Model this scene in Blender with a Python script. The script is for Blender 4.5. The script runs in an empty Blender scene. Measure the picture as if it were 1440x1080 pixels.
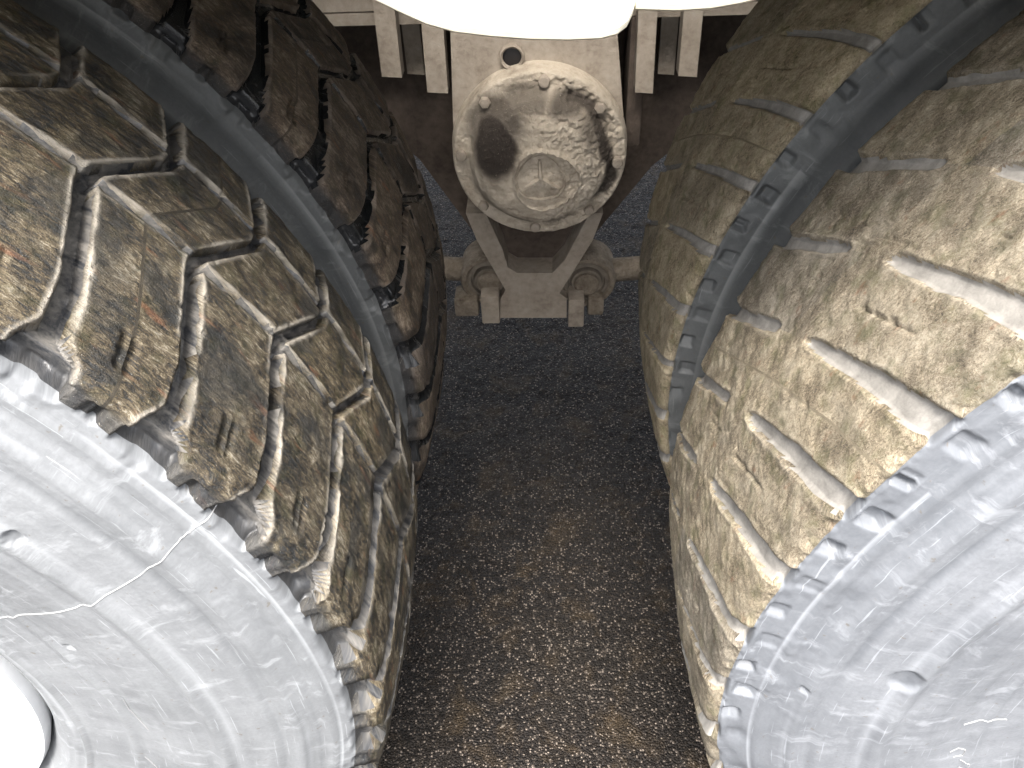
import bpy, bmesh, math, random
import numpy as np
from mathutils import Matrix, Vector
random.seed(7)
S = bpy.context.scene
COL = S.collection
R_ = math.radians

# ------------------------------------------------------------------ camera
CAM = np.array([0.0065, -0.302, 1.1224])
PITCH, YAW, ROLL, FPX = 0.7285, -0.0592, -0.0477, 1138.4
cp, sp = math.cos(PITCH), math.sin(PITCH)
f_ = np.array([math.sin(YAW)*cp, math.cos(YAW)*cp, -sp])
r_ = np.array([math.cos(YAW), -math.sin(YAW), 0.0])
u_ = np.cross(r_, f_)
r2 = math.cos(ROLL)*r_ + math.sin(ROLL)*u_
u2 = -math.sin(ROLL)*r_ + math.cos(ROLL)*u_
cam_d = bpy.data.cameras.new('camera')
cam_d.sensor_width = 36.0
cam_d.lens = FPX/1440*36
cam_d.clip_start = 0.02
cam_d.clip_end = 500
cam = bpy.data.objects.new('camera', cam_d)
COL.objects.link(cam)
m = Matrix.Identity(4)
for i in range(3):
    m[i][0], m[i][1], m[i][2], m[i][3] = r2[i], u2[i], -f_[i], CAM[i]
cam.matrix_world = m
S.camera = cam
def at_y(px, py, y):
    """where the photograph's pixel meets the upright plane at depth y (used to measure sizes)"""
    d = (px-720)*r2/FPX - (py-540)*u2/FPX + f_
    t = (y-CAM[1])/d[1]
    q = CAM+t*d
    return q[0], q[2]

# ------------------------------------------------------------------ light
SUN_EL, SUN_ROT = R_(63), R_(186)
W = bpy.data.worlds.new('World'); S.world = W; W.use_nodes = True
nt = W.node_tree; nt.nodes.clear()
sky = nt.nodes.new('ShaderNodeTexSky'); sky.sky_type = 'NISHITA'; sky.sun_disc = False
sky.sun_elevation = SUN_EL; sky.sun_rotation = SUN_ROT
sky.air_density = 1.0; sky.dust_density = 6.0; sky.ozone_density = 1.0
bg = nt.nodes.new('ShaderNodeBackground'); bg.inputs[1].default_value = 0.15
wo = nt.nodes.new('ShaderNodeOutputWorld')
hs = nt.nodes.new('ShaderNodeHueSaturation'); hs.inputs['Saturation'].default_value = .38   # thin overcast: nearly grey sky
nt.links.new(sky.outputs[0], hs.inputs['Color']); nt.links.new(hs.outputs[0], bg.inputs[0]); nt.links.new(bg.outputs[0], wo.inputs[0])
sl = bpy.data.lights.new('sun', 'SUN'); sl.energy = 1.5; sl.angle = R_(24); sl.color = (1.0, 0.95, 0.87)
sun = bpy.data.objects.new('sun', sl); COL.objects.link(sun)
sd = Vector((math.sin(SUN_ROT)*math.cos(SUN_EL), math.cos(SUN_ROT)*math.cos(SUN_EL), math.sin(SUN_EL)))
sun.rotation_euler = sd.to_track_quat('Z', 'Y').to_euler()
S.view_settings.view_transform = 'Standard'
S.view_settings.look = 'None'
S.view_settings.gamma = 1
S.view_settings.exposure = 2.15
S.cycles.max_bounces = 6

# ------------------------------------------------------------------ noise in numpy
_rng = np.random.RandomState(11)
_P = _rng.rand(64, 64, 64).astype(np.float32)
def vnoise(x, y, z):
    xi = np.floor(x).astype(np.int64); yi = np.floor(y).astype(np.int64); zi = np.floor(z).astype(np.int64)
    fx = x-xi; fy = y-yi; fz = z-zi
    fx = fx*fx*(3-2*fx); fy = fy*fy*(3-2*fy); fz = fz*fz*(3-2*fz)
    x0 = xi & 63; x1 = (xi+1) & 63; y0 = yi & 63; y1 = (yi+1) & 63; z0 = zi & 63; z1 = (zi+1) & 63
    a = _P[x0, y0, z0]*(1-fx)+_P[x1, y0, z0]*fx
    b = _P[x0, y1, z0]*(1-fx)+_P[x1, y1, z0]*fx
    c = _P[x0, y0, z1]*(1-fx)+_P[x1, y0, z1]*fx
    d = _P[x0, y1, z1]*(1-fx)+_P[x1, y1, z1]*fx
    return ((a*(1-fy)+b*fy)*(1-fz)+(c*(1-fy)+d*fy)*fz)*2-1
def fbm(x, y, z, n=3):
    s = 0; a = 1; t = 0
    for i in range(n):
        s = s+a*vnoise(x*2**i+17.3*i, y*2**i+5.1*i, z*2**i+9.7*i); t += a; a *= .55
    return s/t
def sstep(a, b, x):
    t = np.clip((x-a)/(b-a), 0, 1)
    return t*t*(3-2*t)

# ------------------------------------------------------------------ material helpers
class NT:
    def __init__(s, name):
        s.m = bpy.data.materials.new(name); s.m.use_nodes = True
        s.t = s.m.node_tree; s.b = s.t.nodes['Principled BSDF']
    def n(s, typ, **kw):
        o = s.t.nodes.new(typ)
        for k, v in kw.items():
            if isinstance(k, str) and hasattr(o, k): setattr(o, k, v)
        return o
    def link(s, a, b): s.t.links.new(a, b)
    def coord(s, kind, scale):
        c = s.n('ShaderNodeTexCoord'); mp = s.n('ShaderNodeMapping')
        mp.inputs['Scale'].default_value = scale
        s.link(c.outputs[kind], mp.inputs[0]); return mp.outputs[0]
    def noise(s, vec, scale, detail=4, rough=.6, dist=0):
        o = s.n('ShaderNodeTexNoise'); s.link(vec, o.inputs['Vector'])
        o.inputs['Scale'].default_value = scale; o.inputs['Detail'].default_value = detail
        o.inputs['Roughness'].default_value = rough; o.inputs['Distortion'].default_value = dist
        return o.outputs['Fac']
    def ramp(s, fac, stops):
        o = s.n('ShaderNodeValToRGB'); s.link(fac, o.inputs[0])
        e = o.color_ramp.elements
        while len(e) < len(stops): e.new(.5)
        for k, (p, c) in enumerate(stops):
            e[k].position = p; e[k].color = (c if len(c) == 4 else (*c, 1)) if not isinstance(c, float) else (c, c, c, 1)
        return o.outputs[0]
    def mix(s, fac, a, b, mode='MIX'):
        o = s.n('ShaderNodeMix'); o.data_type = 'RGBA'; o.blend_type = mode
        if isinstance(fac, (int, float)): o.inputs[0].default_value = fac
        else: s.link(fac, o.inputs[0])
        for v, i in ((a, 6), (b, 7)):
            if isinstance(v, tuple): o.inputs[i].default_value = (*v, 1)
            else: s.link(v, o.inputs[i])
        return o.outputs[2]
    def math(s, op, a, b=0.0):
        o = s.n('ShaderNodeMath'); o.operation = op
        for v, i in ((a, 0), (b, 1)):
            if isinstance(v, (int, float)): o.inputs[i].default_value = v
            else: s.link(v, o.inputs[i])
        return o.outputs[0]
    def attr(s, name):
        o = s.n('ShaderNodeAttribute'); o.attribute_name = name; return o.outputs['Fac']
    def bump(s, h, strength, dist, prev=None):
        o = s.n('ShaderNodeBump'); o.inputs['Strength'].default_value = strength
        o.inputs['Distance'].default_value = dist; s.link(h, o.inputs['Height'])
        if prev is not None: s.link(prev, o.inputs['Normal'])
        return o.outputs[0]
    def out(s, col=None, rough=None, normal=None, metal=0, spec=.5):
        for v, k in ((col, 'Base Color'), (rough, 'Roughness')):
            if v is None: continue
            if isinstance(v, tuple): s.b.inputs[k].default_value = (*v, 1)
            elif isinstance(v, float): s.b.inputs[k].default_value = v
            else: s.link(v, s.b.inputs[k])
        if normal is not None: s.link(normal, s.b.inputs['Normal'])
        s.b.inputs['Metallic'].default_value = metal
        s.b.inputs['Specular IOR Level'].default_value = spec
        return s.m

def mat_tread(name, rubber, brown, tan, pale, lo, streak, wear, bumpk, rough_lo=.45, sidec=(.035, .037, .040), blackamt=.7, sidep=(.21, .205, .19), fk=1.0):
    """mud-caked tread face: rubber, brown mud, tan mud and pale dust in patches, streaked along the tread"""
    n = NT(name)
    uv = n.coord('UV', (1, 1, 1)); us = n.coord('UV', streak)
    big = n.noise(uv, 38, 4, .6, .3); mid = n.noise(us, 300*fk, 5, .7, .6); fine = n.noise(us, 950*fk, 4, .75)
    grit = n.noise(uv, 900, 3, .7)
    k = n.math('ADD', n.math('MULTIPLY', big, .34), n.math('ADD', n.math('MULTIPLY', mid, .36), n.math('MULTIPLY', fine, .38)))
    c = n.ramp(k, [(lo, rubber), (lo+.045, brown), (lo+.10, tan), (lo+.19, pale)])
    hue = n.noise(uv, 60, 3)
    c = n.mix(n.ramp(hue, [(.50, 0.0), (.68, .55)]), c, (brown[0]*.75, brown[1]*.95, brown[2]*.6))
    rust = n.noise(us, 85, 3)
    c = n.mix(n.ramp(rust, [(.62, 0.0), (.72, .55)]), c, (.20, .09, .045))
    oi = n.n('ShaderNodeObjectInfo')
    c = n.mix(1.0, c, n.ramp(oi.outputs['Random'], [(0., (.74, .75, .78)), (1., (1.15, 1.12, 1.05))]), 'MULTIPLY')
    blk = n.noise(uv, 17, 4, .65, .8)
    c = n.mix(n.ramp(blk, [(.38, blackamt), (.50, 0.0)]), c, rubber)
    e = n.attr('edge')
    c = n.mix(n.math('MULTIPLY', e, wear), c, (pale[0]*1.25, pale[1]*1.25, pale[2]*1.3))
    c = n.mix(n.math('MULTIPLY', n.attr('side'), .8), c, n.mix(n.attr('pale'), sidec, sidep))
    sp_ = n.noise(uv, 1500, 2)
    c = n.mix(n.ramp(sp_, [(.66, 0.0), (.72, .6)]), c, (.5, .48, .42))
    h = n.math('ADD', n.math('MULTIPLY', mid, 1.0), n.math('MULTIPLY', grit, .45))
    b = n.bump(h, bumpk, .004)
    b = n.bump(fine, bumpk*.7, .0015, b)
    ro = n.ramp(k, [(lo, rough_lo), (lo+.1, .9)])
    return n.out(c, ro, b, spec=.4)

def mat_sidewall(name, base, dust, amt, cl=.15):
    n = NT(name)
    uv = n.coord('UV', (1, 1, 1)); st = n.coord('UV', (.12, 1, 1))
    a = n.noise(uv, 9, 5, .6, .6); s1 = n.noise(st, 90, 4, .6); f = n.noise(uv, 300, 4, .7)
    rad = n.noise(n.coord('UV', (1, .25, 1)), 55, 3, .6)
    k = n.math('ADD', n.math('MULTIPLY', a, .5), n.math('ADD', n.math('MULTIPLY', s1, .28), n.math('MULTIPLY', rad, .22)))
    c = n.mix(n.ramp(k, [(.36, amt*.65), (.50, amt), (.64, min(1., amt*1.3))]), base, dust)
    blot = n.noise(uv, 30, 4, .55)
    c = n.mix(n.ramp(blot, [(.60, 0.0), (.68, .35)]), c, (dust[0]*1.25, dust[1]*1.25, dust[2]*1.25))
    c = n.mix(n.ramp(n.noise(uv, 15, 2), [(.20, .35), (.30, 0.0)]), c, base)
    c = n.mix(n.math('MULTIPLY', n.attr('shoulder_tone'), cl), c, tuple(v*1.15 for v in base))  # base rubber tone grows towards the shoulder
    c = n.mix(n.ramp(f, [(.42, .16), (.60, 0.0)]), c, base)
    spl = n.noise(uv, 140, 3, .6)
    c = n.mix(n.ramp(spl, [(.67, 0.0), (.71, .55)]), c, (.10, .08, .055))
    c = n.mix(n.ramp(n.noise(n.coord('UV', (1, .5, 1)), 46, 5, .7, .6), [(.56, 0.0), (.66, .5)]), c, tuple(v*1.35 for v in dust))
    scr = n.noise(n.coord('UV', (.03, 1, 1)), 420, 2, .6)
    c = n.mix(n.ramp(scr, [(.66, 0.0), (.69, .45)]), c, (dust[0]*1.6, dust[1]*1.6, dust[2]*1.6))
    c = n.mix(n.ramp(n.attr('ring'), [(0., 0.0), (1., .75)]), c, tuple(v*1.9 for v in dust))
    c = n.mix(n.ramp(n.math('MULTIPLY', n.attr('ring'), -1.0), [(0., 0.0), (1., .6)]), c, base)
    b = n.bump(s1, .25, .002); b = n.bump(f, .22, .001, b)
    return n.out(c, n.ramp(k, [(.3, .42), (.65, .68)]), b, spec=.5)

def mat_groove(name, base, dust, lo, rough):
    n = NT(name)
    uv = n.coord('UV', (1, 1, 1))
    a = n.noise(uv, 70, 4, .6, .5); f = n.noise(uv, 500, 4, .7)
    k = n.math('ADD', n.math('MULTIPLY', a, .7), n.math('MULTIPLY', f, .3))
    c = n.ramp(k, [(lo-.06, base), (lo+.14, dust), (lo+.30, tuple(min(.7, v*1.3) for v in dust))])
    if 'right' not in name and 'filled' not in name: c = n.mix(n.math('MULTIPLY', n.attr('side'), .85), c, (.028, .029, .031))
    b = n.bump(f, .35, .0015)
    return n.out(c, n.ramp(k, [(lo, rough), (lo+.15, .85)]), b, spec=.5)

def mat_dust(name, dark, mid, light, sc=1.0, lumps=.35):
    n = NT(name)
    o = n.coord('Object', (1, 1, 1))
    a = n.noise(o, 22*sc, 5, .6, .3); f = n.noise(o, 420*sc, 4, .7); g = n.noise(o, 110*sc, 4, .6)
    k = n.math('ADD', n.math('MULTIPLY', a, .6), n.math('MULTIPLY', g, .4))
    c = n.ramp(k, [(.33, dark), (.48, mid), (.66, light)])
    c = n.mix(n.math('MULTIPLY', n.attr('stain'), .97), c, (.028, .021, .017))
    c = n.mix(n.ramp(f, [(.62, 0.0), (.75, .4)]), c, tuple(v*1.35 for v in light))
    b = n.bump(g, lumps, .004); b = n.bump(f, lumps, .0012, b)
    ro = n.mix(n.attr('stain'), (.95, .95, .95), (.78, .78, .78))
    return n.out(c, ro, b, spec=.3)

def mat_plain(name, col, rough, var=.3, sc=30, metal=0):
    n = NT(name)
    o = n.coord('Object', (1, 1, 1)); a = n.noise(o, sc, 5, .65)
    c = n.ramp(a, [(.3, tuple(v*(1-var) for v in col)), (.7, tuple(v*(1+var) for v in col))])
    return n.out(c, rough, n.bump(n.noise(o, sc*9, 3), .2, .001), metal=metal)

M = {}
M['tread_left'] = mat_tread('mud_on_black_tread', (.020, .021, .021), (.060, .046, .029), (.150, .122, .078), (.36, .33, .27), .485, (.28, 1, 1), .75, .8, .38)
M['tread_right'] = mat_tread('sandy_mud_on_tread', (.045, .039, .032), (.135, .110, .078), (.265, .224, .163), (.45, .40, .315), .425, (.75, 1, 1), .25, .9, .75, (.16, .14, .105), .3, (.19, .17, .13), 1.9)
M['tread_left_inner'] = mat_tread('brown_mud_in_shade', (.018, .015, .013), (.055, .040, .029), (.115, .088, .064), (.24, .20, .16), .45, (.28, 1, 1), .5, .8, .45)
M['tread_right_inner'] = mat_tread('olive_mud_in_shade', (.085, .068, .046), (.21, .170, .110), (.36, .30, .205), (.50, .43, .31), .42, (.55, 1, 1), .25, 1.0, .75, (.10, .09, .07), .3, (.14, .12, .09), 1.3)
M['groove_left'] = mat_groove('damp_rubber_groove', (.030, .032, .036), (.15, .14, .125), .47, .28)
M['groove_black'] = mat_groove('glossy_black_groove', (.008, .009, .010), (.06, .058, .054), .56, .18)  # blacker and glossier than the outer groove colour
M['groove_right'] = mat_groove('dust_filled_groove', (.12, .113, .102), (.205, .195, .178), .35, .8)
M['sidewall_left'] = mat_sidewall('dusty_sidewall', (.070, .075, .081), (.225, .235, .245), .72)
M['sidewall_right'] = mat_sidewall('grey_scuffed_sidewall', (.060, .067, .078), (.215, .226, .243), .74, .42)
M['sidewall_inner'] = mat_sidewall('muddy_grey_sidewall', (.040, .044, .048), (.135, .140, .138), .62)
M['rim_white'] = mat_plain('white_rim_paint', (.75, .76, .77), .35, .08, 20)
M['dust'] = mat_dust('beige_dust_on_casting', (.20, .165, .130), (.30, .255, .205), (.38, .33, .27))
M['dust_crust'] = mat_dust('crusted_beige_dust', (.29, .24, .185), (.44, .38, .30), (.55, .48, .39), 1.0, 1.0)
M['dust_brown'] = mat_dust('brown_caked_dust', (.11, .085, .062), (.20, .165, .125), (.30, .255, .20), 1.6, .9)
M['shade_iron'] = mat_dust('shaded_dusty_iron', (.045, .034, .028), (.075, .058, .046), (.11, .085, .068))  # dusty brown iron with shade darkened into the colour
M['black_iron'] = mat_plain('black_chassis_paint', (.022, .026, .024), .6, .4, 12)
M['rubber'] = mat_plain('bushing_rubber', (.16, .135, .105), .8, .4, 50)
M['hole'] = mat_plain('dark_hole', (.012, .010, .010), .5, .3, 60)  # near-black colour for the disc that closes the hole
M['paint'] = mat_plain('white_mudguard_paint', (.80, .76, .62), .35, .03, 10)

# ------------------------------------------------------------------ object helpers
def tagit(o, label=None, cat=None, group=None, kind=None):
    if label: o['label'] = label
    if cat: o['category'] = cat
    if group: o['group'] = group
    if kind: o['kind'] = kind
    return o
def empty(name, loc):
    o = bpy.data.objects.new(name, None); COL.objects.link(o); o.location = loc
    o.empty_display_size = .05
    return o
def link(name, me, parent=None):
    o = bpy.data.objects.new(name, me); COL.objects.link(o)
    if parent is not None: o.parent = parent
    return o
def mesh_np(name, V, F, mats, UV=None, attrs=None, normals=None, fmat=None, smooth=True):
    """quads from numpy arrays"""
    me = bpy.data.meshes.new(name)
    nv, nf = len(V), len(F); k = F.shape[1]
    me.vertices.add(nv); me.vertices.foreach_set('co', V.astype(np.float32).ravel())
    me.loops.add(nf*k); me.loops.foreach_set('vertex_index', F.astype(np.int32).ravel())
    me.polygons.add(nf)
    me.polygons.foreach_set('loop_start', np.arange(0, nf*k, k, dtype=np.int32))
    me.polygons.foreach_set('use_smooth', np.full(nf, smooth, dtype=bool))
    for mt in mats: me.materials.append(mt)
    if fmat is not None: me.polygons.foreach_set('material_index', fmat.astype(np.int32))
    if UV is not None:
        l = me.uv_layers.new(name='UVMap')
        l.data.foreach_set('uv', UV[F.ravel()].astype(np.float32).ravel())
    if attrs:
        for an, av in attrs.items():
            a = me.attributes.new(an, 'FLOAT', 'POINT'); a.data.foreach_set('value', av.astype(np.float32))
    me.update(calc_edges=True)
    if normals is not None:
        me.normals_split_custom_set_from_vertices(normals.astype(np.float32))
    return me

def bm_done(name, bm, mat, parent=None, smooth=False, bev=0, seg=2, noise_amp=0, noise_sc=40):
    if bev:
        es = [e for e in bm.edges if len(e.link_faces) == 2 and e.calc_face_angle(0) > .6]
        bmesh.ops.bevel(bm, geom=es, offset=bev, segments=seg, affect='EDGES', profile=.6)
    bmesh.ops.recalc_face_normals(bm, faces=bm.faces)
    me = bpy.data.meshes.new(name); bm.to_mesh(me); bm.free()
    me.materials.append(mat)
    if smooth or bev:
        for p in me.polygons: p.use_smooth = True
        try: me.set_sharp_from_angle(angle=R_(38))
        except Exception: pass
    return link(name, me, parent)
def b_box(bm, x0, x1, y0, y1, z0, z1):
    r = bmesh.ops.create_cube(bm, size=1)
    for v in r['verts']:
        v.co = Vector(((x0+x1)/2+v.co.x*(x1-x0), (y0+y1)/2+v.co.y*(y1-y0), (z0+z1)/2+v.co.z*(z1-z0)))
def b_prism(bm, pts, y0, y1):
    """polygon in x,z pushed through y"""
    a = [bm.verts.new((x, y0, z)) for x, z in pts]; b = [bm.verts.new((x, y1, z)) for x, z in pts]
    bm.faces.new(a); bm.faces.new(b[::-1])
    for i in range(len(pts)):
        j = (i+1) % len(pts); bm.faces.new((a[i], a[j], b[j], b[i]))
def b_lathe(bm, prof, cx, cz, n=48, close=False):
    """profile of (y, r) turned round the y direction at cx, cz"""
    rings = []
    for y, r in prof:
        if r < 1e-5: rings.append([bm.verts.new((cx, y, cz))])
        else: rings.append([bm.verts.new((cx+r*math.cos(2*math.pi*k/n), y, cz+r*math.sin(2*math.pi*k/n))) for k in range(n)])
    for a, b in zip(rings, rings[1:]):
        for k in range(n):
            j = (k+1) % n
            if len(a) == 1: bm.faces.new((a[0], b[k], b[j]))
            elif len(b) == 1: bm.faces.new((a[k], a[j], b[0]))
            else: bm.faces.new((a[k], a[j], b[j], b[k]))
def b_tube(bm, p0, p1, r, n=20, r1=None):
    p0 = Vector(p0); p1 = Vector(p1); d = (p1-p0).normalized(); r1 = r if r1 is None else r1
    q = d.to_track_quat('Z', 'Y'); A = []; B = []
    for k in range(n):
        t = 2*math.pi*k/n; o = q @ Vector((math.cos(t), math.sin(t), 0))
        A.append(bm.verts.new(p0+o*r)); B.append(bm.verts.new(p1+o*r1))
    bm.faces.new(A[::-1]); bm.faces.new(B)
    for k in range(n):
        j = (k+1) % n; bm.faces.new((A[k], A[j], B[j], B[k]))

# ------------------------------------------------------------------ wheels
WX, AZ = 0.6827, 0.54          # wheel centres: x = -+WX, z = AZ
TW = 0.245                     # tread width
PROF = [(.030, .266), (.014, .275), (.000, .288), (-.010, .318), (-.014, .360), (-.0215, .400), (-.0225, .435), (-.018, .475),
        (-.010, .505), (-.0045, .525), (-.001, .540), (.0008, .5490), (.004, .5540), (.012, .5570), (.04, .5598), (.09, .5625), (.1225, .5632)]
def profile(rows_side, rows_tread):
    """resample: returns y, r, normal(y,r), arc length for the whole section"""
    left = np.array(PROF)
    right = left[:-1][::-1].copy(); right[:, 0] = TW-right[:, 0]
    P = np.vstack([left, right])
    # Catmull-ish dense curve
    t = np.arange(len(P)); tt = np.linspace(0, len(P)-1, 4000)
    i = np.clip(tt.astype(int), 0, len(P)-2); f = (tt-i)[:, None]
    p0 = P[np.maximum(i-1, 0)]; p1 = P[i]; p2 = P[i+1]; p3 = P[np.minimum(i+2, len(P)-1)]
    m1 = (p2-p0)/2; m2 = (p3-p1)/2
    # limit tangents to the segment length so that the sharp shoulder does not overshoot
    L = np.linalg.norm(p2-p1, axis=1, keepdims=True)
    for mm in (m1, m2):
        l = np.linalg.norm(mm, axis=1, keepdims=True); mm *= np.minimum(1, L/np.maximum(l, 1e-9))
    Q = (2*f**3-3*f**2+1)*p1+(f**3-2*f**2+f)*m1+(-2*f**3+3*f**2)*p2+(f**3-f**2)*m2
    seg = np.linalg.norm(np.diff(Q, axis=0), axis=1); s = np.concatenate([[0], np.cumsum(seg)])
    tot = s[-1]
    sh = s[np.argmin(np.hypot(Q[:2000, 0]-0.0, Q[:2000, 1]-.545))]      # arc length at the near shoulder
    pts = np.concatenate([np.linspace(0, sh-.022, rows_side[0], endpoint=False),
                          np.linspace(sh-.022, sh+.012, rows_side[1], endpoint=False),
                          np.linspace(sh+.012, tot-sh-.012, rows_tread, endpoint=False),
                          np.linspace(tot-sh-.012, tot-sh+.02, rows_side[1]//2, endpoint=False),
                          np.linspace(tot-sh+.02, tot, rows_side[2])])
    y = np.interp(pts, s, Q[:, 0]); r = np.interp(pts, s, Q[:, 1])
    ty = np.gradient(y, pts); tr = np.gradient(r, pts); l = np.hypot(ty, tr)
    ny, nr = -tr/l, ty/l
    # smooth the normals a little so that grooves cut cleanly over the shoulder
    for _ in range(70):
        ny[1:-1] = (ny[:-2]+ny[1:-1]*2+ny[2:])/4; nr[1:-1] = (nr[:-2]+nr[1:-1]*2+nr[2:])/4
    l = np.hypot(ny, nr)
    return y, r, ny/l, nr/l, pts, sh, tot

def near_sw_y(Y): return (Y < .1)*1.0
LEFT = dict(pitches=47, path=[(-.03, 37.0), (.0, 37.2), (.044, 38.2), (.118, 41.0), (.128, 40.9), (.182, 37.8), (.194, 37.8), (.249, 40.0), (.28, 40.2)], kind='zigzag')
RIGHT = dict(pitches=49, path=[(-.03, 30.6), (.0, 30.4), (.05, 28.7), (.115, 25.8), (.155, 23.65), (.225, 19.5), (.28, 18.0)], kind='lug')

def px_side(px, py, side):
    x, z = at_y(px, py, -.012); x = (x-side*WX)*-side; z -= AZ
    return math.atan2(z, x), math.hypot(x, z)
def build_tyre(spec, side, y0, shift, cols_fine, cols_coarse, rows_side, rows_tread, mats, seed, parent, mud):
    """one tyre as a fine relief whose columns follow the tread's cross grooves; every tread block becomes a mesh of its own"""
    N = spec['pitches']; pitch = 360.0/N
    y, r, ny, nr, arc, sh, tot = profile(rows_side, rows_tread)
    path = np.interp(y, *zip(*spec['path']))+shift
    # columns inside a pitch, packed near the groove edges (phase -.5 .. .5, groove centre at 0)
    def cols(n):
        u = np.linspace(-.5, .5, n, endpoint=False)
        return u-0.055*np.sin(2*np.pi*u*1.0)*-1*0 + 0.0*u if n < 24 else np.sign(u)*(np.abs(u)*2)**1.35/2
    fine_lo, fine_hi = -30, 88
    ph = []; kk = []
    for k in range(N):
        th = (k*pitch+180) % 360-180
        c = cols(cols_fine if fine_lo < th-pitch*4 < fine_hi or fine_lo < th < fine_hi else cols_coarse)
        ph.append(c); kk.append(np.full(len(c), k))
    ph = np.concatenate(ph); kk = np.concatenate(kk); nc = len(ph); nrw = len(y)
    A, Y = np.meshgrid(ph, y, indexing='ij'); K = np.broadcast_to(kk[:, None], A.shape)
    Rr = np.broadcast_to(r[None], A.shape); ARC = np.broadcast_to(arc[None], A.shape)
    # the cross path only holds near the tread; below the shoulder it runs straight to the bead
    TH = (K+A)*pitch+path[None]
    th = np.radians(TH)
    mm = np.radians(pitch)*.562
    cx, cz = np.cos(th), np.sin(th)
    X3, Y3, Z3 = Rr*cx, Y, Rr*cz
    o = seed*13.7
    wob = fbm(X3*38+o, Y3*38, Z3*38, 3)
    wob2 = fbm(X3*160+o, Y3*160, Z3*160, 3)
    d = np.abs(A)*mm                                   # distance to the cross groove's middle
    flo = .529 if spec['kind'] == 'zigzag' else .5435
    onface = sstep(flo, flo+(.010 if spec['kind'] == 'zigzag' else .005), Rr)                  # tread and shoulder only
    near_sw = (ARC < sh) ; far_sw = ARC > tot-sh
    h = np.zeros_like(A); edge = np.zeros_like(A)
    if spec['kind'] == 'zigzag':
        w = np.interp(Y, [-.01, .0, .05, .108, .126, .19, .20, .25], [.0080, .0064, .0044, .0048, .0030, .0030, .0040, .0060])
        w = w+.0008*wob+(.0005 if y0 < .1 else 0)*wob2
        w = np.where(near_sw | far_sw, w+.0025, w)
        if y0 > .1: w = w+.0035*(1-sstep(.0, .026, Y))
        D = (1 if y0 < .1 else .8)*np.interp(Y, [0, .12, .135, .19, .2, .245], [.0125, .0120, .0105, .0105, .0110, .0120])
        if y0 < .1: w = w+.0095*(1-sstep(-.002, .017, Y))*near_sw_y(Y)
        g = 1-sstep(w, w+(.0021 if y0 < .1 else .0045), d)
        lip = sstep(w+.0005, w+.003, d)*(1-sstep(w+.003, w+.0065, d))
        g2 = np.zeros_like(g); lip2 = np.zeros_like(g)
        for yc, sl in ((.122, .0035), (.196, -.003)):
            # long thin grooves run from one cross groove to the next, leaning a little
            dd = np.abs(Y-(yc+sl*np.sign(A)*(.5-np.abs(A))*2*.6)+.0006*wob)
            ww = .0017+.0008*wob
            g2 = np.maximum(g2, 1-sstep(ww, ww+.0026, dd))
            lip2 = np.maximum(lip2, sstep(ww, ww+.002, dd)*(1-sstep(ww+.002, ww+.005, dd)))
        G = np.maximum(g*D, g2*.0060)
        gm = np.maximum(g, g2)
        # short sipes in the middle of the blocks
        sp1 = (1-sstep(.0006, .0022, np.abs(A-.46*np.sign(A))*mm+.0008*wob2))*sstep(.014, .02, Y)*(1-sstep(.036, .042, Y))
        G = np.maximum(G, sp1*.004*(1-gm))
        # chunks torn from the block rims, grooves' thrown-up lips
        chip = sstep(.25, .6, wob2+.5*wob)*np.maximum(lip, lip2)
        h = -G*onface-chip*.0025*onface+.0006*(lip+lip2)*onface*(1-chip)
        # flat lumps of dried mud left in the grooves
        mudin = sstep(.15, .5, fbm(X3*30+o+7, Y3*30, Z3*30, 2))*gm*onface
        h = h+mudin*.004
        edge = np.clip(lip+lip2, 0, 1)*sstep(-.45, .35, wob)*onface
        stre = fbm(TH*.9+o, Y3*260+TH*.6, Z3*0, 3)
        face = (1-gm)*onface
        h = h+face*(.0009*wob+.0008*wob2+.0007*stre*mud)
        cell_hi, cell_mid = .122, .196
    else:
        # filled cross grooves: open from each shoulder towards the middle rib
        wn = np.interp(Y, [-.01, 0, .03, .07, .112, .118], [.0090, .0088, .0072, .0055, .0030, 0])
        wf = np.interp(Y, [.150, .156, .20, .24, .25], [0, .0034, .0044, .006, .008])
        w = np.where(Y < .135, wn, wf)
        live = (w > .0004)
        w = (w+(.0017*fbm(X3*70+o, Y3*70, Z3*70, 2)+.0004*wob2)*live)*(.62 if y0 > .1 else 1)
        g = (1-sstep(w-.0008, w+.0030, d))*live
        D = np.interp(Y, [0, .02, .10, .15, .22, .245], [.0085, .0062, .0045, .0035, .0050, .0075])
        D = D*(1+.35*wob)
        lip = sstep(w, w+.003, d)*(1-sstep(w+.003, w+.008, d))*live
        h = -g*D*onface+lip*.0009*onface*(.5+wob)
        # cracks and torn nicks
        nk = fbm((K*.37+Y*9+A*2)+o, Y*22, K*1.7+A*3, 2)
        crack = (1-sstep(.0, .06, np.abs(nk-.18)))*sstep(.1, .4, fbm(X3*14+o, Y3*14, Z3*14, 2))*(Y > .03)*(Y < .21)
        h = h-crack*.0016*onface*(1-g)
        sp1 = (1-sstep(.0007, .0024, np.abs(np.abs(A)-.5)*mm+.003*wob2))*sstep(.05, .062, Y)*(1-sstep(.095, .11, Y))*(np.sin(K*2.4)>.1)
        h = h-sp1*.003*onface
        gm = g; face = (1-g)*onface
        rip = fbm(TH*1.5+o, Y3*190-TH*.9, Z3*0, 3)
        h = h+face*(.0011*wob+.0009*wob2+.0007*rip)
        edge = np.clip(lip, 0, 1)*sstep(-.2, .5, wob)*onface
        cell_hi, cell_mid = .136, 9
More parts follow.
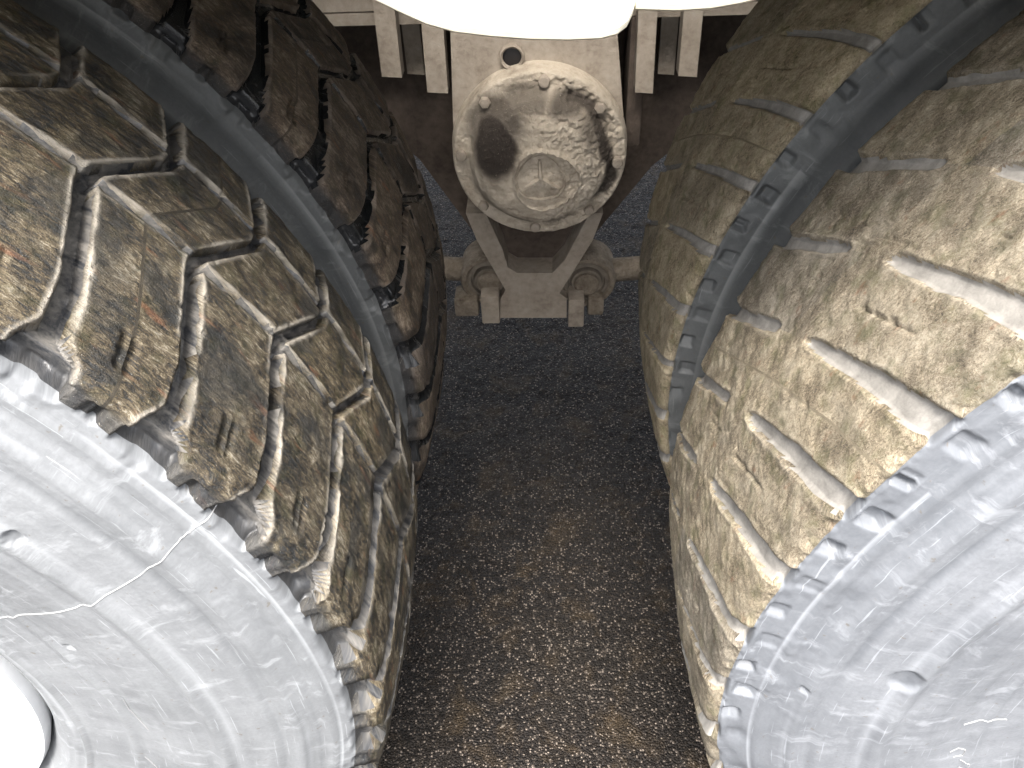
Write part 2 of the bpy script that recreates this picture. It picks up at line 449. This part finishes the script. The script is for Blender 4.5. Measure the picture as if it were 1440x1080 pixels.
    # ragged mud rim along the shoulder
    rim = np.exp(-((ARC-sh-.004)/.004)**2)+np.exp(-((tot-ARC-sh-.004)/.004)**2)
    h = h+rim*(.0022*wob2+.0018*wob)*(1-gm)*(.8 if spec['kind'] == 'zigzag' else 1.5)
    # shoulder notches under the tread edge: one half way between grooves
    dn = np.abs(np.abs(A)-.5)*mm
    notch = (1-sstep(.0038, .0072, dn+.0012*wob))*sstep(.531, .5345, Rr)*(1-sstep(.5450, .5475, Rr))*(near_sw | far_sw)
    h = h-notch*.0070*np.clip(.75+.9*vnoise(K*1.7+o, K*0.9, A*0), .15, 1.3)
    # a shallower pocket continues each groove below the edge
    pock = (1-sstep(.0045, .0090, d+.0015*wob))*sstep(.522, .530, Rr)*(1-sstep(.5375, .542, Rr))*(near_sw | far_sw)
    h = h-pock*(.0055 if spec['kind'] == 'lug' else (.003 if y0 < .1 else .004))*np.clip(.8+.8*vnoise(K*1.3+o+9, K*.7, A*0), .2, 1.3)
    # sidewall mouldings
    sw = (near_sw | far_sw)
    for rr, hh, ww in ((.5175, .0012, .0012), (.5090, -.0010, .0016), (.4930, .0016, .004), (.4800, -.0012, .003), (.4330, .0022, .006), (.4215, -.0008, .002),
                       (.3560, .0012, .003), (.3130, .0022, .0022), (.3030, .0020, .0016), (.2950, .0016, .0014)):
        h = h+sw*1.5*hh*np.exp(-((Rr-rr)/ww)**2)
    h = h+sw*(1-onface)*(.0016*sstep(.0, .6, wob)*sstep(.47, .53, Rr)+.0010*fbm(X3*9+o, Y3*9, Z3*9, 2)+.00025*wob2)
    dimp = np.zeros_like(A)
    if y0 < .1:
        for (a_, b_) in (((32, 735), (100, 905)) if side < 0 else ((1268, 938), (1130, 968))):
            t_, r_d = px_side(a_, b_, side)
            sz_ = .0065 if a_ in (32,) else (.013 if a_ == 1268 else .004)
            dd_ = np.hypot((((th-t_+np.pi) % (2*np.pi))-np.pi)*r_d, Rr-r_d)
            dimp = dimp+(1-sstep(sz_*.55, sz_, dd_+.0008*wob2))*sw
    h = h-.0035*dimp
    PY = Y+h*ny[None]; PR = Rr+h*nr[None]
    sgn = 1.0 if side < 0 else -1.0
    V = np.stack([sgn*PR*cx, PY+y0, PR*cz], -1)
    V[..., 2] = np.maximum(V[..., 2], -AZ+.001)
    UV = np.stack([th*.56+seed*3.1+h*.6, ARC+h*.8], -1).reshape(-1, 2)
    Vf = V.reshape(-1, 3)
    idx = np.arange(nc*nrw).reshape(nc, nrw)
    a = idx; b = np.roll(idx, -1, 0)
    F = np.stack([a[:, :-1], b[:, :-1], b[:, 1:], a[:, 1:]], -1).reshape(-1, 4)
    if side > 0: F = F[:, ::-1]
    # UV seam at the last column is hidden behind the top; leave it
    # grid normals
    dA = np.roll(V, -1, 0)-np.roll(V, 1, 0)
    dB = np.gradient(V, axis=1)
    Nn = np.cross(dA, dB); Nn /= np.maximum(np.linalg.norm(Nn, axis=-1, keepdims=True), 1e-12)
    radial = np.stack([sgn*nr[None]*cx, np.broadcast_to(ny[None], cx.shape), nr[None]*cz], -1)
    flip = np.sign((Nn*radial).sum(-1, keepdims=True)); flip[flip == 0] = 1
    Nn = (Nn*flip).reshape(-1, 3)
    # face orientation check
    v0, v1, v3 = Vf[F[:, 0]], Vf[F[:, 1]], Vf[F[:, 3]]
    fn = np.cross(v1-v0, v3-v0)
    if ((fn*Nn[F[:, 0]]).sum(1) < 0).mean() > .5: F = F[:, ::-1]
    # which face belongs to which block
    def fmean(q):
        q = q.reshape(-1); return q[F].mean(1)
    gmF = fmean(gm*onface); onF = fmean(onface*1.0); YF = fmean(Y); RF = fmean(Rr)
    colF = F.min(1)//nrw
    # block index: between groove k (phase 0) and the next one
    AF = A.reshape(-1)[idx[:, 0]][0] if False else None
    fcol = np.arange(nc); phc = ph; kc = kk
    kblock = np.where(phc >= 0, kc, kc-1) % N
    fcolidx = np.repeat(np.arange(nc), nrw-1)
    blk = kblock[fcolidx]
    row = np.where(YF < cell_hi, 0, np.where(YF < cell_mid, 1, 2))
    isblk = (gmF < .5) & (onF > .5)
    tread_code = np.where(isblk, blk*3+row, -1)
    attr = edge.reshape(-1)
    side_a = np.clip(1-sstep(sh-.004, sh+.006, np.minimum(ARC, tot-ARC))+0*A, 0, 1).reshape(-1)
    base_sel = ~isblk
    pale = sstep(-.25, .35, (14-TH)/22+1.1*fbm(X3*11+o, Y3*11, Z3*11, 3)).reshape(-1)
    ring = np.zeros_like(A)
    for rr, ww, aa in ((.5235, .0007, .55), (.5160, .0005, .35), (.4975, .0012, .35), (.4800, .003, -.8), (.4440, .003, .3), (.4090, .0020, .3), (.3050, .002, .8), (.2960, .0012, -.9), (.2900, .002, .7)):
        ring = ring+aa*np.exp(-((Rr-rr)/ww)**2)*sw*np.clip(.55+1.3*vnoise(th*3+rr*90, th*0+rr*50, th*0), 0, 1)
    ring = ring-dimp*.9
    attrs = {'edge': attr, 'side': side_a, 'pale': pale, 'shoulder_tone': sstep(.455, .525, Rr+.012*wob+0*A).reshape(-1), 'ring': ring.reshape(-1)}
    fm = np.where((onF > .5), 1, 0)
    def sub(sel, name, mts, fmat=None):
        f = F[sel]; used, inv = np.unique(f, return_inverse=True)
        return mesh_np(name, Vf[used], inv.reshape(-1, 4), mts, UV[used], {k_: v_[used] for k_, v_ in attrs.items()}, Nn[used], None if fmat is None else fmat[sel])
    tyre = link('tyre', sub(base_sel, 'tyre', [mats['sidewall'], mats['groove']], fm), parent)
    order = np.argsort(tread_code, kind='stable'); codes = tread_code[order]
    st = np.searchsorted(codes, np.unique(codes)); uq = np.unique(codes); en = np.append(st[1:], len(codes))
    for c, s_, e_ in zip(uq, st, en):
        if c < 0 or e_-s_ < 6: continue
        sel = order[s_:e_]
        f = F[sel]; used, inv = np.unique(f, return_inverse=True)
        me = mesh_np('tread_block', Vf[used], inv.reshape(-1, 4), [mats['tread']], UV[used], {k_: v_[used] for k_, v_ in attrs.items()}, Nn[used])
        link('tread_block', me, tyre)
    return tyre

def build_rim(parent, y0, outer):
    bm = bmesh.new()
    b_lathe(bm, [(y0+.034, .2640), (y0+.012, .2720), (y0+.002, .2710), (y0+.000, .2655), (y0+.010, .260), (y0+.045, .256), (y0+.075, .250),
                 (y0+.14, .247), (y0+.200, .252), (y0+.222, .262), (y0+.215, .266), (y0+.19, .262)], 0, 0, 96)
    rim = bm_done('rim', bm, M['rim_white'], parent, smooth=True)
    bm = bmesh.new()
    yd = y0+(.15 if outer else .10)
    b_lathe(bm, [(yd+.01, .2475), (yd+.005, .235), (yd-.02, .20), (yd-.03, .17), (yd-.03, .125), (yd-.02, .11), (yd-.02, .0)], 0, 0, 72)
    bm_done('wheel_disc', bm, M['rim_white'], parent, smooth=True)
    if outer:
        for k in range(10):
            t = 2*math.pi*k/10; bm = bmesh.new()
            b_lathe(bm, [(yd-.031, .018), (yd-.052, .0165), (yd-.056, .012), (yd-.056, 0)], .1475*math.cos(t), .1475*math.sin(t), 6)
            bm_done('wheel_nut', bm, M['black_iron'], parent)

def wheel(name, spec, side, y0, shift, fine, label, seed, mats, outer):
    w = empty(name, (side*WX, 0, AZ)); tagit(w, label, 'wheel', 'dual wheels of the truck')
    if fine: build_tyre(spec, side, y0, shift, 46, 10, (95, 26, 16), 150, mats, seed, w, 1.0)
    else:    build_tyre(spec, side, y0, shift, 46, 8, (50, 24, 10), 110, mats, seed, w, 1.0)
    build_rim(w, y0, outer)
    return w
ML = dict(tread=M['tread_left'], groove=M['groove_left'], sidewall=M['sidewall_left'])
MR = dict(tread=M['tread_right'], groove=M['groove_right'], sidewall=M['sidewall_right'])
MLI = dict(ML, groove=M['groove_black'], tread=M['tread_left_inner'], sidewall=M['sidewall_inner']); MRI = dict(MR, tread=M['tread_right_inner'], sidewall=M['sidewall_inner'])
wl = wheel('truck_wheel', LEFT, -1, 0.0, 0.0, True, 'outer left wheel with deep zigzag tread blocks and pale sidewall showing a sliver of rim', 1, ML, True)
wr = wheel('truck_wheel', RIGHT, 1, 0.0, 0.0, True, 'outer right wheel with sandy mud on the tread and dust packed in slanting grooves', 2, MR, True)
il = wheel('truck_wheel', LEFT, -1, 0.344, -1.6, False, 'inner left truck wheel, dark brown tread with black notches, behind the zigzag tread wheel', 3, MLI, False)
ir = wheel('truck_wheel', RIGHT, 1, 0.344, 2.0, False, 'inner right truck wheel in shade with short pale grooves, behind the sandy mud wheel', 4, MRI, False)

# thin raised flash line across the pale sidewall and small moulded marks
from mathutils.bvhtree import BVHTree
TREES = {}
for w_, sd_ in ((wl, -1), (wr, 1)):
    me_ = [c for c in w_.children if c.name.startswith('tyre')][0].data
    TREES[sd_] = BVHTree.FromPolygons([v.co for v in me_.vertices], [p.vertices for p in me_.polygons])
SIDE = [-1]
def on_sidewall(th, rr, lift=.0003):
    x_, z_ = rr*math.cos(th)*-SIDE[0], rr*math.sin(th)
    hit = TREES[SIDE[0]].ray_cast(Vector((x_, -.2, z_)), Vector((0, 1, 0)))
    return Vector((rr*math.cos(th), (hit[0].y if hit[0] is not None else -.01)-lift, z_))
def strip(name, pts, wdt, mat, parent, side):
    bm = bmesh.new(); prev = None; SIDE[0] = side
    for i, (th, rr) in enumerate(pts):
        p = on_sidewall(th, rr); q = on_sidewall(*pts[min(i+1, len(pts)-1)]); q0 = on_sidewall(*pts[max(i-1, 0)])
        t = (q-q0).normalized(); nrm = Vector((0, -1, 0)); s = t.cross(nrm).normalized()*wdt
        ring = [p-s+Vector((0, .0012, 0)), p-s*.4+Vector((0, -.0003, 0)), p+s*.4+Vector((0, -.0003, 0)), p+s+Vector((0, .0012, 0))]
        if side > 0: ring = [Vector((-v.x, v.y, v.z)) for v in ring]
        ring = [bm.verts.new(v) for v in ring]
        if prev:
            for k in range(3): bm.faces.new((prev[k], prev[k+1], ring[k+1], ring[k]))
        prev = ring
    return bm_done(name, bm, mat, parent, smooth=True)
M['flash'] = mat_plain('pale_flash_line', (.34, .34, .34), .6, .15, 60)
pp = [px_side(a, b, -1) for a, b in ((0, 868), (50, 856), (100, 840), (140, 826), (185, 805), (225, 785), (262, 756), (300, 741), (312, 738))]
ti = np.linspace(0, 8, 160); thp = np.interp(ti, range(9), [q[0] for q in pp]); rp = np.interp(ti, range(9), [q[1] for q in pp])
strip('flash_line', list(zip(thp, rp)), .0006, M['flash'], wl, -1)
def px_line(px_pts, side, wd, parent, name='moulded_mark', mat='flash', n=24):
    q = [px_side(a, b, side) for a, b in px_pts]; k = len(q)-1; t = np.linspace(0, k, n*k)
    strip(name, list(zip(np.interp(t, range(k+1), [v[0] for v in q]), np.interp(t, range(k+1), [v[1] for v in q]))), wd, M[mat], parent, side)
px_line([(176, 975), (184, 990), (200, 1006), (212, 1018)], -1, .0003, wl)
px_line([(205, 1060), (222, 1072), (236, 1090)], -1, .0003, wl)
px_line([(1333, 1050), (1345, 1046), (1356, 1050), (1352, 1058), (1338, 1058)], 1, .0003, wr)
px_line([(1348, 1064), (1362, 1070), (1356, 1078), (1346, 1074)], 1, .0003, wr)
px_line([(1352, 1010), (1375, 1007), (1415, 1010)], 1, .0003, wr)

# ------------------------------------------------------------------ ground
def mat_asphalt():
    n = NT('worn_asphalt')
    g = n.coord('Object', (1, 1, 1))
    v = n.n('ShaderNodeTexVoronoi'); n.link(g, v.inputs['Vector']); v.inputs['Scale'].default_value = 330; v.feature = 'F1'
    big = n.noise(g, 2.4, 5, .6); fin = n.noise(g, 600, 3, .7); m_ = n.noise(g, 14, 5, .6, .5)
    sepc = n.n('ShaderNodeSeparateColor'); n.link(v.outputs['Color'], sepc.inputs[0])
    c = n.ramp(sepc.outputs[0], [(.0, (.004, .003, .0024)), (.40, (.009, .0065, .005)), (.70, (.022, .017, .0135)), (.84, (.060, .048, .038)), (.95, (.30, .25, .21))])
    c = n.mix(n.ramp(v.outputs['Distance'], [(.30, 0.0), (.62, .9)]), c, (.014, .012, .011))
    c = n.mix(n.ramp(m_, [(.52, 0.0), (.68, .45)]), c, (.085, .058, .030))
    c = n.mix(n.ramp(big, [(.4, 0.0), (.7, .3)]), c, (.045, .034, .022))
    h = n.math('SUBTRACT', 1.0, v.outputs['Distance'])
    b = n.bump(h, 1.0, .005); b = n.bump(fin, .6, .0015, b)
    return n.out(c, n.ramp(sepc.outputs[1], [(0., .42), (1., .85)]), b, spec=.22)
M['asphalt'] = mat_asphalt()
xs = np.concatenate([[-300, -60, -12, -4, -2, -1.2], np.arange(-.75, .75, .0045), [.8, 1.2, 2, 4, 12, 60, 300]])
ys = np.concatenate([[-300, -60, -12, -4, -1.5, -.7, -.4], np.arange(-.1, 2.0, .006), [2.3, 3, 5, 12, 60, 300]])
GX, GY = np.meshgrid(xs, ys, indexing='ij')
inn = (np.abs(GX) < .76) & (GY > -.11) & (GY < 2.01)
GZ = np.where(inn, .0024*fbm(GX*150, GY*150, 0*GX, 2)+.0022*fbm(GX*45, GY*45, 0*GX+3, 2)+.004*fbm(GX*9, GY*9, 0*GX+8, 2), 0)
gi = np.arange(GX.size).reshape(GX.shape)
gf = np.stack([gi[:-1, :-1], gi[1:, :-1], gi[1:, 1:], gi[:-1, 1:]], -1).reshape(-1, 4)
gm_ = mesh_np('asphalt_ground', np.stack([GX, GY, GZ], -1).reshape(-1, 3), gf, [M['asphalt']])
tagit(link('asphalt_ground', gm_), kind='structure')
# loose grit
rs = np.random.RandomState(5); ng = 5200
gx = rs.uniform(-.55, .55, ng); gy = rs.uniform(.05, 1.9, ng); sz = .0009+.0022*rs.rand(ng)**4
octa = np.array([[1, 0, 0], [0, 1, 0], [-1, 0, 0], [0, -1, 0], [0, 0, .8], [0, 0, -.8]]); of = np.array([[0, 1, 4], [1, 2, 4], [2, 3, 4], [3, 0, 4], [1, 0, 5], [2, 1, 5], [3, 2, 5], [0, 3, 5]])
ang = rs.rand(ng)*6.28
vv = octa[None]*(.6+.8*rs.rand(ng, 6, 1)); ca, sa = np.cos(ang)[:, None], np.sin(ang)[:, None]
vv = np.stack([vv[..., 0]*ca-vv[..., 1]*sa, vv[..., 0]*sa+vv[..., 1]*ca, vv[..., 2]], -1)*sz[:, None, None]
vv = vv+np.stack([gx, gy, .0015+sz*.6], -1)[:, None]
M['grit'] = mat_plain('pale_grit', (.085, .070, .056), .8, .6, 140)
tagit(link('loose_grit', mesh_np('loose_grit', vv.reshape(-1, 3), (of[None]+6*np.arange(ng)[:, None, None]).reshape(-1, 3), [M['grit']], smooth=False)),
      'fine pale grit scattered over the dark asphalt between the wheels', 'grit', None, 'stuff')

# ------------------------------------------------------------------ suspension hub between the wheels
hub = empty('suspension_hub', (0, 0, 0))
tagit(hub, 'dusty beige trunnion hub with a round bolted cap and three-pointed emblem between the wheels', 'suspension hub')
CX, CZ = -.0025, .614
# saddle casting
xl, zt = at_y(637, 40, .775); xr, _ = at_y(862, 40, .775)
bm = bmesh.new()
cir = [(CX+.120*math.cos(t), CZ-.004+.120*math.sin(t)) for t in np.linspace(math.pi, 2*math.pi, 25)]
b_prism(bm, cir+[(CX+.116, CZ+.03), (xr+.004, zt), (xr+.002, zt+.10), (xl-.002, zt+.10), (xl-.002, zt), (CX-.118, CZ+.03)], .760, .900)
bm_done('saddle', bm, M['dust'], hub, bev=.006)
# cap as a displaced relief
def cap():
    nr_, na = 120, 360
    rr = np.linspace(0.0008, .122, nr_); ta = np.linspace(0, 2*np.pi, na, endpoint=False)
    RR, TA = np.meshgrid(rr, ta, indexing='ij')
    yb = np.interp(RR, [0, .03, .06, .078, .088, .0935, .096, .100, .116, .1185, .1195, .122],
                   [.694, .6945, .697, .702, .710, .722, .728, .730, .731, .734, .742, .764])
    X = RR*np.cos(TA); Z = RR*np.sin(TA)
    a = fbm(X*60, Z*60, 0*X+2, 3); b = fbm(X*220, Z*220, 0*X+4, 3)
    right = sstep(-.01, .07, X+.35*np.abs(Z))*sstep(.02, .07, RR)
    flange = sstep(.094, .099, RR)*(1-sstep(.112, .118, RR))
    h = .0014*a+.0008*b+right*(.0040*a+.0034*b)*(1-sstep(.112, .12, RR))
    # fallen dust piled against the cap foot
    h = h+.004*np.exp(-((RR-.097)/.004)**2)*(.4+a)
    # crusted medallion below the middle
    ex, ez = X-.0085, Z+.016
    er = np.hypot(ex, ez*1.0); et = np.arctan2(ez, ex)
    R0 = .0440+.0022*np.sin(3*et+1.1)+.0030*fbm(np.cos(et)*2.2+5, np.sin(et)*2.2, 0*et, 3)+.0012*fbm(np.cos(et)*9+5, np.sin(et)*9, 0*et, 2)
    crust = np.exp(-((er-R0)/.0022)**2)
    h = h+crust*(.0042+.0030*b+.0025*(ez > .0))-.0030*(1-sstep(R0-.003, R0, er))
    h = h+(1-sstep(R0-.006, R0, er))*(.0007*b)
    # stains: oily blobs upper left, streak along the upper right of the foot
    nb = .030*fbm(X*38+9, Z*32, 0*X, 3)
    def blob(cx, cz, rx, rz, s=.3):
        q = np.hypot((X-cx)/rx, (Z-cz)/rz)+nb*14*.35
        return 1-sstep(1-s, 1+s, q)
    st = np.maximum.reduce([blob(-.058, .028, .031, .044, .22), blob(-.050, .066, .036, .028, .4)*.85, blob(-.018, .088, .034, .016, .4)*.75, blob(-.078, .050, .018, .032, .5)*.75, blob(.040, .082, .030, .016, .5)*.85, blob(.074, .050, .018, .030, .5)*.7])
    arcd = np.abs(RR-.094+.006*np.sin(TA*5))/.011+nb*22
    st = np.maximum(st, (1-sstep(.5, 1.15, arcd))*sstep(-.75, -.5, TA_w(TA))*(1-sstep(1.15, 1.35, TA_w(TA)))*.95)
    arc2 = np.abs(RR-.091)/.008+nb*26
    st = np.maximum(st, (1-sstep(.4, 1.2, arc2))*sstep(-2.9, -2.3, TA_w(TA))*(1-sstep(-1.2, -.8, TA_w(TA)))*.55)
    V = np.stack([CX+X, yb-h, CZ+Z], -1).reshape(-1, 3)
    i = np.arange(nr_*na).reshape(nr_, na); j = np.roll(i, -1, 1)
    F = np.stack([i[:-1], j[:-1], j[1:], i[1:]], -1).reshape(-1, 4)
    V = np.vstack([V, [[CX, .694, CZ]]])
    me = mesh_np('hub_cap', V, F[:, ::-1], [M['dust_crust']], None, {'stain': np.append(np.clip(st, 0, 1).ravel(), 0)})
    return link('hub_cap', me, hub)
def TA_w(t): return (t+np.pi) % (2*np.pi)-np.pi
capo = cap()
for k in range(8):
    t = R_(90-4+45*k); bm = bmesh.new(); rb = .1065
    b_lathe(bm, [(.745, .0078), (.726, .0078), (.7235, .0064), (.7228, 0)], CX+rb*math.cos(t), CZ+rb*math.sin(t), 6 if k % 2 else 14)
    bm_done('cap_bolt', bm, M['dust'], capo, smooth=True)
# emblem: three ridges meeting in a raised ring
bm = bmesh.new(); ec = Vector((CX+.0015, .6945, CZ-.0135))
for t, L in ((92, .029), (212, .028), (330, .030)):
    a = R_(t); d = Vector((math.cos(a), 0, math.sin(a))); s = Vector((-d.z, 0, d.x))
    base = [ec+s*.0040, ec-s*.0040, ec+d*L-s*.0018, ec+d*L+s*.0018]
    vb = [bm.verts.new(v+Vector((0, .003, 0))) for v in base]; vt = [bm.verts.new(v-Vector((0, .0030, 0))) for v in (ec+s*.0017, ec-s*.0017, ec+d*L*.96-s*.0007, ec+d*L*.96+s*.0007)]
    bm.faces.new(vt)
    for k in range(4): bm.faces.new((vb[k], vb[(k+1) % 4], vt[(k+1) % 4], vt[k]))
tri = []
for k in range(72):
    t = 2*math.pi*k/72; rr = .0325*(1+.06*math.cos(3*(t-R_(92))))
    tri.append((rr*math.cos(t), rr*math.sin(t)))
rings = [[bm.verts.new((ec.x+x*s, ec.y+dy, ec.z-.0005+z*s)) for x, z in tri] for s, dy in ((.93, .003), (.965, -.0008), (1.0, -.0008), (1.035, .003))]
for a, b in zip(rings, rings[1:]):
    for k in range(72): bm.faces.new((a[k], a[(k+1) % 72], b[(k+1) % 72], b[k]))
bm_done('emblem', bm, M['dust_crust'], hub, smooth=True)
# plugged hole above the cap
hx, hz = at_y(720, 79, .76)
bm = bmesh.new(); b_lathe(bm, [(.763, .0165), (.754, .0165), (.752, .0145), (.754, .0125), (.7585, .0120)], hx, hz, 32)
ho = bm_done('hole_rim', bm, M['dust'], hub, smooth=True)
bm = bmesh.new(); b_lathe(bm, [(.7585, .0125), (.7575, .008), (.7575, 0)], hx, hz, 28)
bm_done('hole_plug', bm, M['hole'], ho, smooth=True)

# ---- V arms and lower block, with the two torque rod eyes
yA = .800
def P(px, py, y=yA): return at_y(px, py, y)
bm = bmesh.new()
out_l = [P(655, 300), P(671, 339), P(711, 408), P(704, 420), P(703, 447)]
out_r = [P(797, 447), P(797, 420), P(787, 412), P(833, 339), P(848, 300)]
inner = [P(829, 300), P(794, 366), P(777, 384), P(727, 384), P(714, 376), P(707, 352), P(683, 300)]
b_prism(bm, out_l+out_r+inner, yA, yA+.07)
bm_done('arm_bracket', bm, M['dust'], hub, bev=.004)
bm = bmesh.new(); b_prism(bm, [P(680, 300, .85), P(706, 392, .85), P(800, 392, .85), P(832, 300, .85)], .846, .875)
bm_done('recess_shade', bm, M['shade_iron'], hub)  # dark sheet standing in for the shade between the arms
bm = bmesh.new()
b_prism(bm, [(-.46, .86), (-.46, .64), P(560, 200, .90), P(590, 225, .90), P(674, 338, .90), P(690, 350, .90), P(815, 350, .90), P(835, 332, .90), P(917, 234, .90), P(960, 200, .90), (.46, .64), (.46, .86)], .902, 1.0)
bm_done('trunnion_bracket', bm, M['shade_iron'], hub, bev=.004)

def torque_rod(sx, px, py, label):
    t = empty('torque_rod', (0, 0, 0)); tagit(t, label, 'torque rod', 'torque rods bolted under the hub')
    x, z = P(px, py, .815); 
    bm = bmesh.new(); b_lathe(bm, [(.88, .020), (.88, .0490), (.825, .0490), (.818, .0455), (.818, .0400), (.822, .0370)], x, z, 56)
    eye = bm_done('rod_eye', bm, M['dust_brown'], t, smooth=True)
    bm = bmesh.new(); b_lathe(bm, [(.822, .0370), (.820, .034), (.820, .031), (.828, .0295), (.828, .027), (.819, .025), (.819, .0205)], x, z, 48)
    bm_done('bushing', bm, M['rubber'], t, smooth=True)
    bm = bmesh.new(); b_lathe(bm, [(.820, .0215), (.813, .0205), (.810, .017), (.8105, 0)], x, z, 36)
    bm_done('bushing_core', bm, M['dust_brown'], t, smooth=True)
    bm = bmesh.new(); b_tube(bm, (x+sx*.040, .85, z+.004), (sx*.60, .87, z+.03), .0200, 28)
    bm_done('rod', bm, M['dust_brown'], t, smooth=True)
    return t, x, z
t1, x1, z1 = torque_rod(-1, 688, 398, 'left torque rod with round rubber bushing under the hub, half hidden by the tyre')
t2, x2, z2 = torque_rod(1, 825, 400, 'right torque rod with round rubber bushing and a short beige bar beside the tyre')
for (a, b, c, d) in ((678, 701, 418, 456), (799, 822, 422, 461)):
    xa, za = P(a, d, .782); xb, zb = P(b, c, .782)
    bm = bmesh.new(); b_box(bm, xa, xb, .783, .826, za, zb)
    o = bm_done('clamp_lug', bm, M['dust'], hub, bev=.003)
for (a, b, c, d) in ((640, 672, 424, 447), (826, 850, 420, 445)):
    xa, za = P(a, d, .80); xb, zb = P(b, c, .80)
    bm = bmesh.new(); b_box(bm, xa, xb, .802, .85, za, zb)
    bm_done('clamp_foot', bm, M['dust_brown'], hub, bev=.005)

# ---- leaf spring pack with upright clamp bars
sp_ = empty('leaf_spring', (0, 0, 0)); tagit(sp_, 'dusty leaf spring pack with upright flat clamp bars on both sides of the hub', 'leaf spring')
z = .772
for k in range(7):
    L = .34+.055*k; bm = bmesh.new(); n = 16
    pts = [(-L+2*L*i/n, z+.05*((-L+2*L*i/n)/.7)**2*0+0) for i in range(n+1)]
    pr = [(x, zz) for x, zz in pts]+[(x, zz+.0155) for x, zz in pts[::-1]]
    b_prism(bm, pr, .800, .885)
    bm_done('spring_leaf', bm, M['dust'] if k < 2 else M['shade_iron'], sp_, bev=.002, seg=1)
    z += .0175
def bar(pxa, pxb, pyb, y, mat='dust', lean=0):
    xa, zb = at_y(pxa, pyb, y); xb, _ = at_y(pxb, pyb, y)
    bm = bmesh.new(); b_prism(bm, [(xa, zb), (xb, zb-.002), (xb+lean, .94), (xa+lean, .94)], y, y+.026)
    bm_done('clamp_bar', bm, M[mat], sp_, bev=.003)
bar(601, 630, 130, .764, lean=.004); bar(573, 597, 104, .86); bar(537, 565, 108, .772, lean=.004)
bar(893, 918, 130, .764, lean=-.006); bar(925, 948, 104, .86, lean=-.004); bar(954, 980, 107, .772, lean=-.004)
bm = bmesh.new(); b_box(bm, .118, .140, .79, .86, .60, .775); bm_done('side_strap', bm, M['shade_iron'], sp_, bev=.003)  # bar at the saddle edge, its shade put into the colour

# ---- chassis rail and an added platform over it that shades the hub
bm = bmesh.new()
b_prism(bm, [(-2.2, .895), (2.2, .895), (2.2, 1.20), (-2.2, 1.20)], .93, .94)
b_prism(bm, [(-2.2, .885), (2.2, .885), (2.2, .8945), (-2.2, .8945)], .93, 1.02)
b_prism(bm, [(-2.2, 1.2005), (2.2, 1.2005), (2.2, 1.21), (-2.2, 1.21)], .93, 1.02)
tagit(bm_done('chassis_rail', bm, M['black_iron']), 'black steel chassis rail running above the leaf spring', 'chassis rail')
bm = bmesh.new(); b_box(bm, -2.6, 2.6, .50, 1.95, 1.215, 1.42)  # unseen slab added to block light from above the hub
b_box(bm, -2.6, 2.6, .90, 1.60, 1.421, 1.75)
tagit(bm_done('shade_platform', bm, M['black_iron']), 'unseen black platform added above the chassis rail to shade the hub', 'platform')

# ---- white mudguard: its dip between the two wheels hangs into the picture
yM = .03; YB = .53
low = [at_y(a, b, yM) for a, b in ((515, 0), (560, 22), (600, 40), (640, 51), (690, 57), (745, 61), (800, 62), (845, 60), (868, 54), (882, 43), (889, 28), (893, 14))]
n_arc = 20
def arcp(sx, a0, a1, r): return [(sx*WX-sx*r*math.cos(R_(a)), AZ+r*math.sin(R_(a))) for a in np.linspace(a0, a1, n_arc)]
left_arc = arcp(-1, 62, 150, .640)[::-1]; right_arc = arcp(1, 62, 150, .640)
low2 = [at_y(a, b, yM) for a, b in ((894, 19), (950, 21), (1000, 18), (1040, 11), (1070, 4), (1090, -6))]
line = left_arc+low+low2+right_arc
bm = bmesh.new(); th_ = .0
rows = []
for yy, dz in ((yM+.014, .012), (yM+.003, .009), (yM, .004), (yM+.001, .0015), (yM+.004, 0), (yM+.012, -.0008), (YB, -.0005)):
    rows.append([bm.verts.new((x, yy, zz+dz)) for x, zz in line])
top = [bm.verts.new((x, YB, zz+.012)) for x, zz in line]
rows.append(top); rows.append(rows[0])
for a, b in zip(rows, rows[1:]):
    for k in range(len(line)-1): bm.faces.new((a[k], a[k+1], b[k+1], b[k]))
tagit(bm_done('mudguard', bm, M['paint'], smooth=True), 'glaring white mudguard dipping between the wheels at the top', 'mudguard')
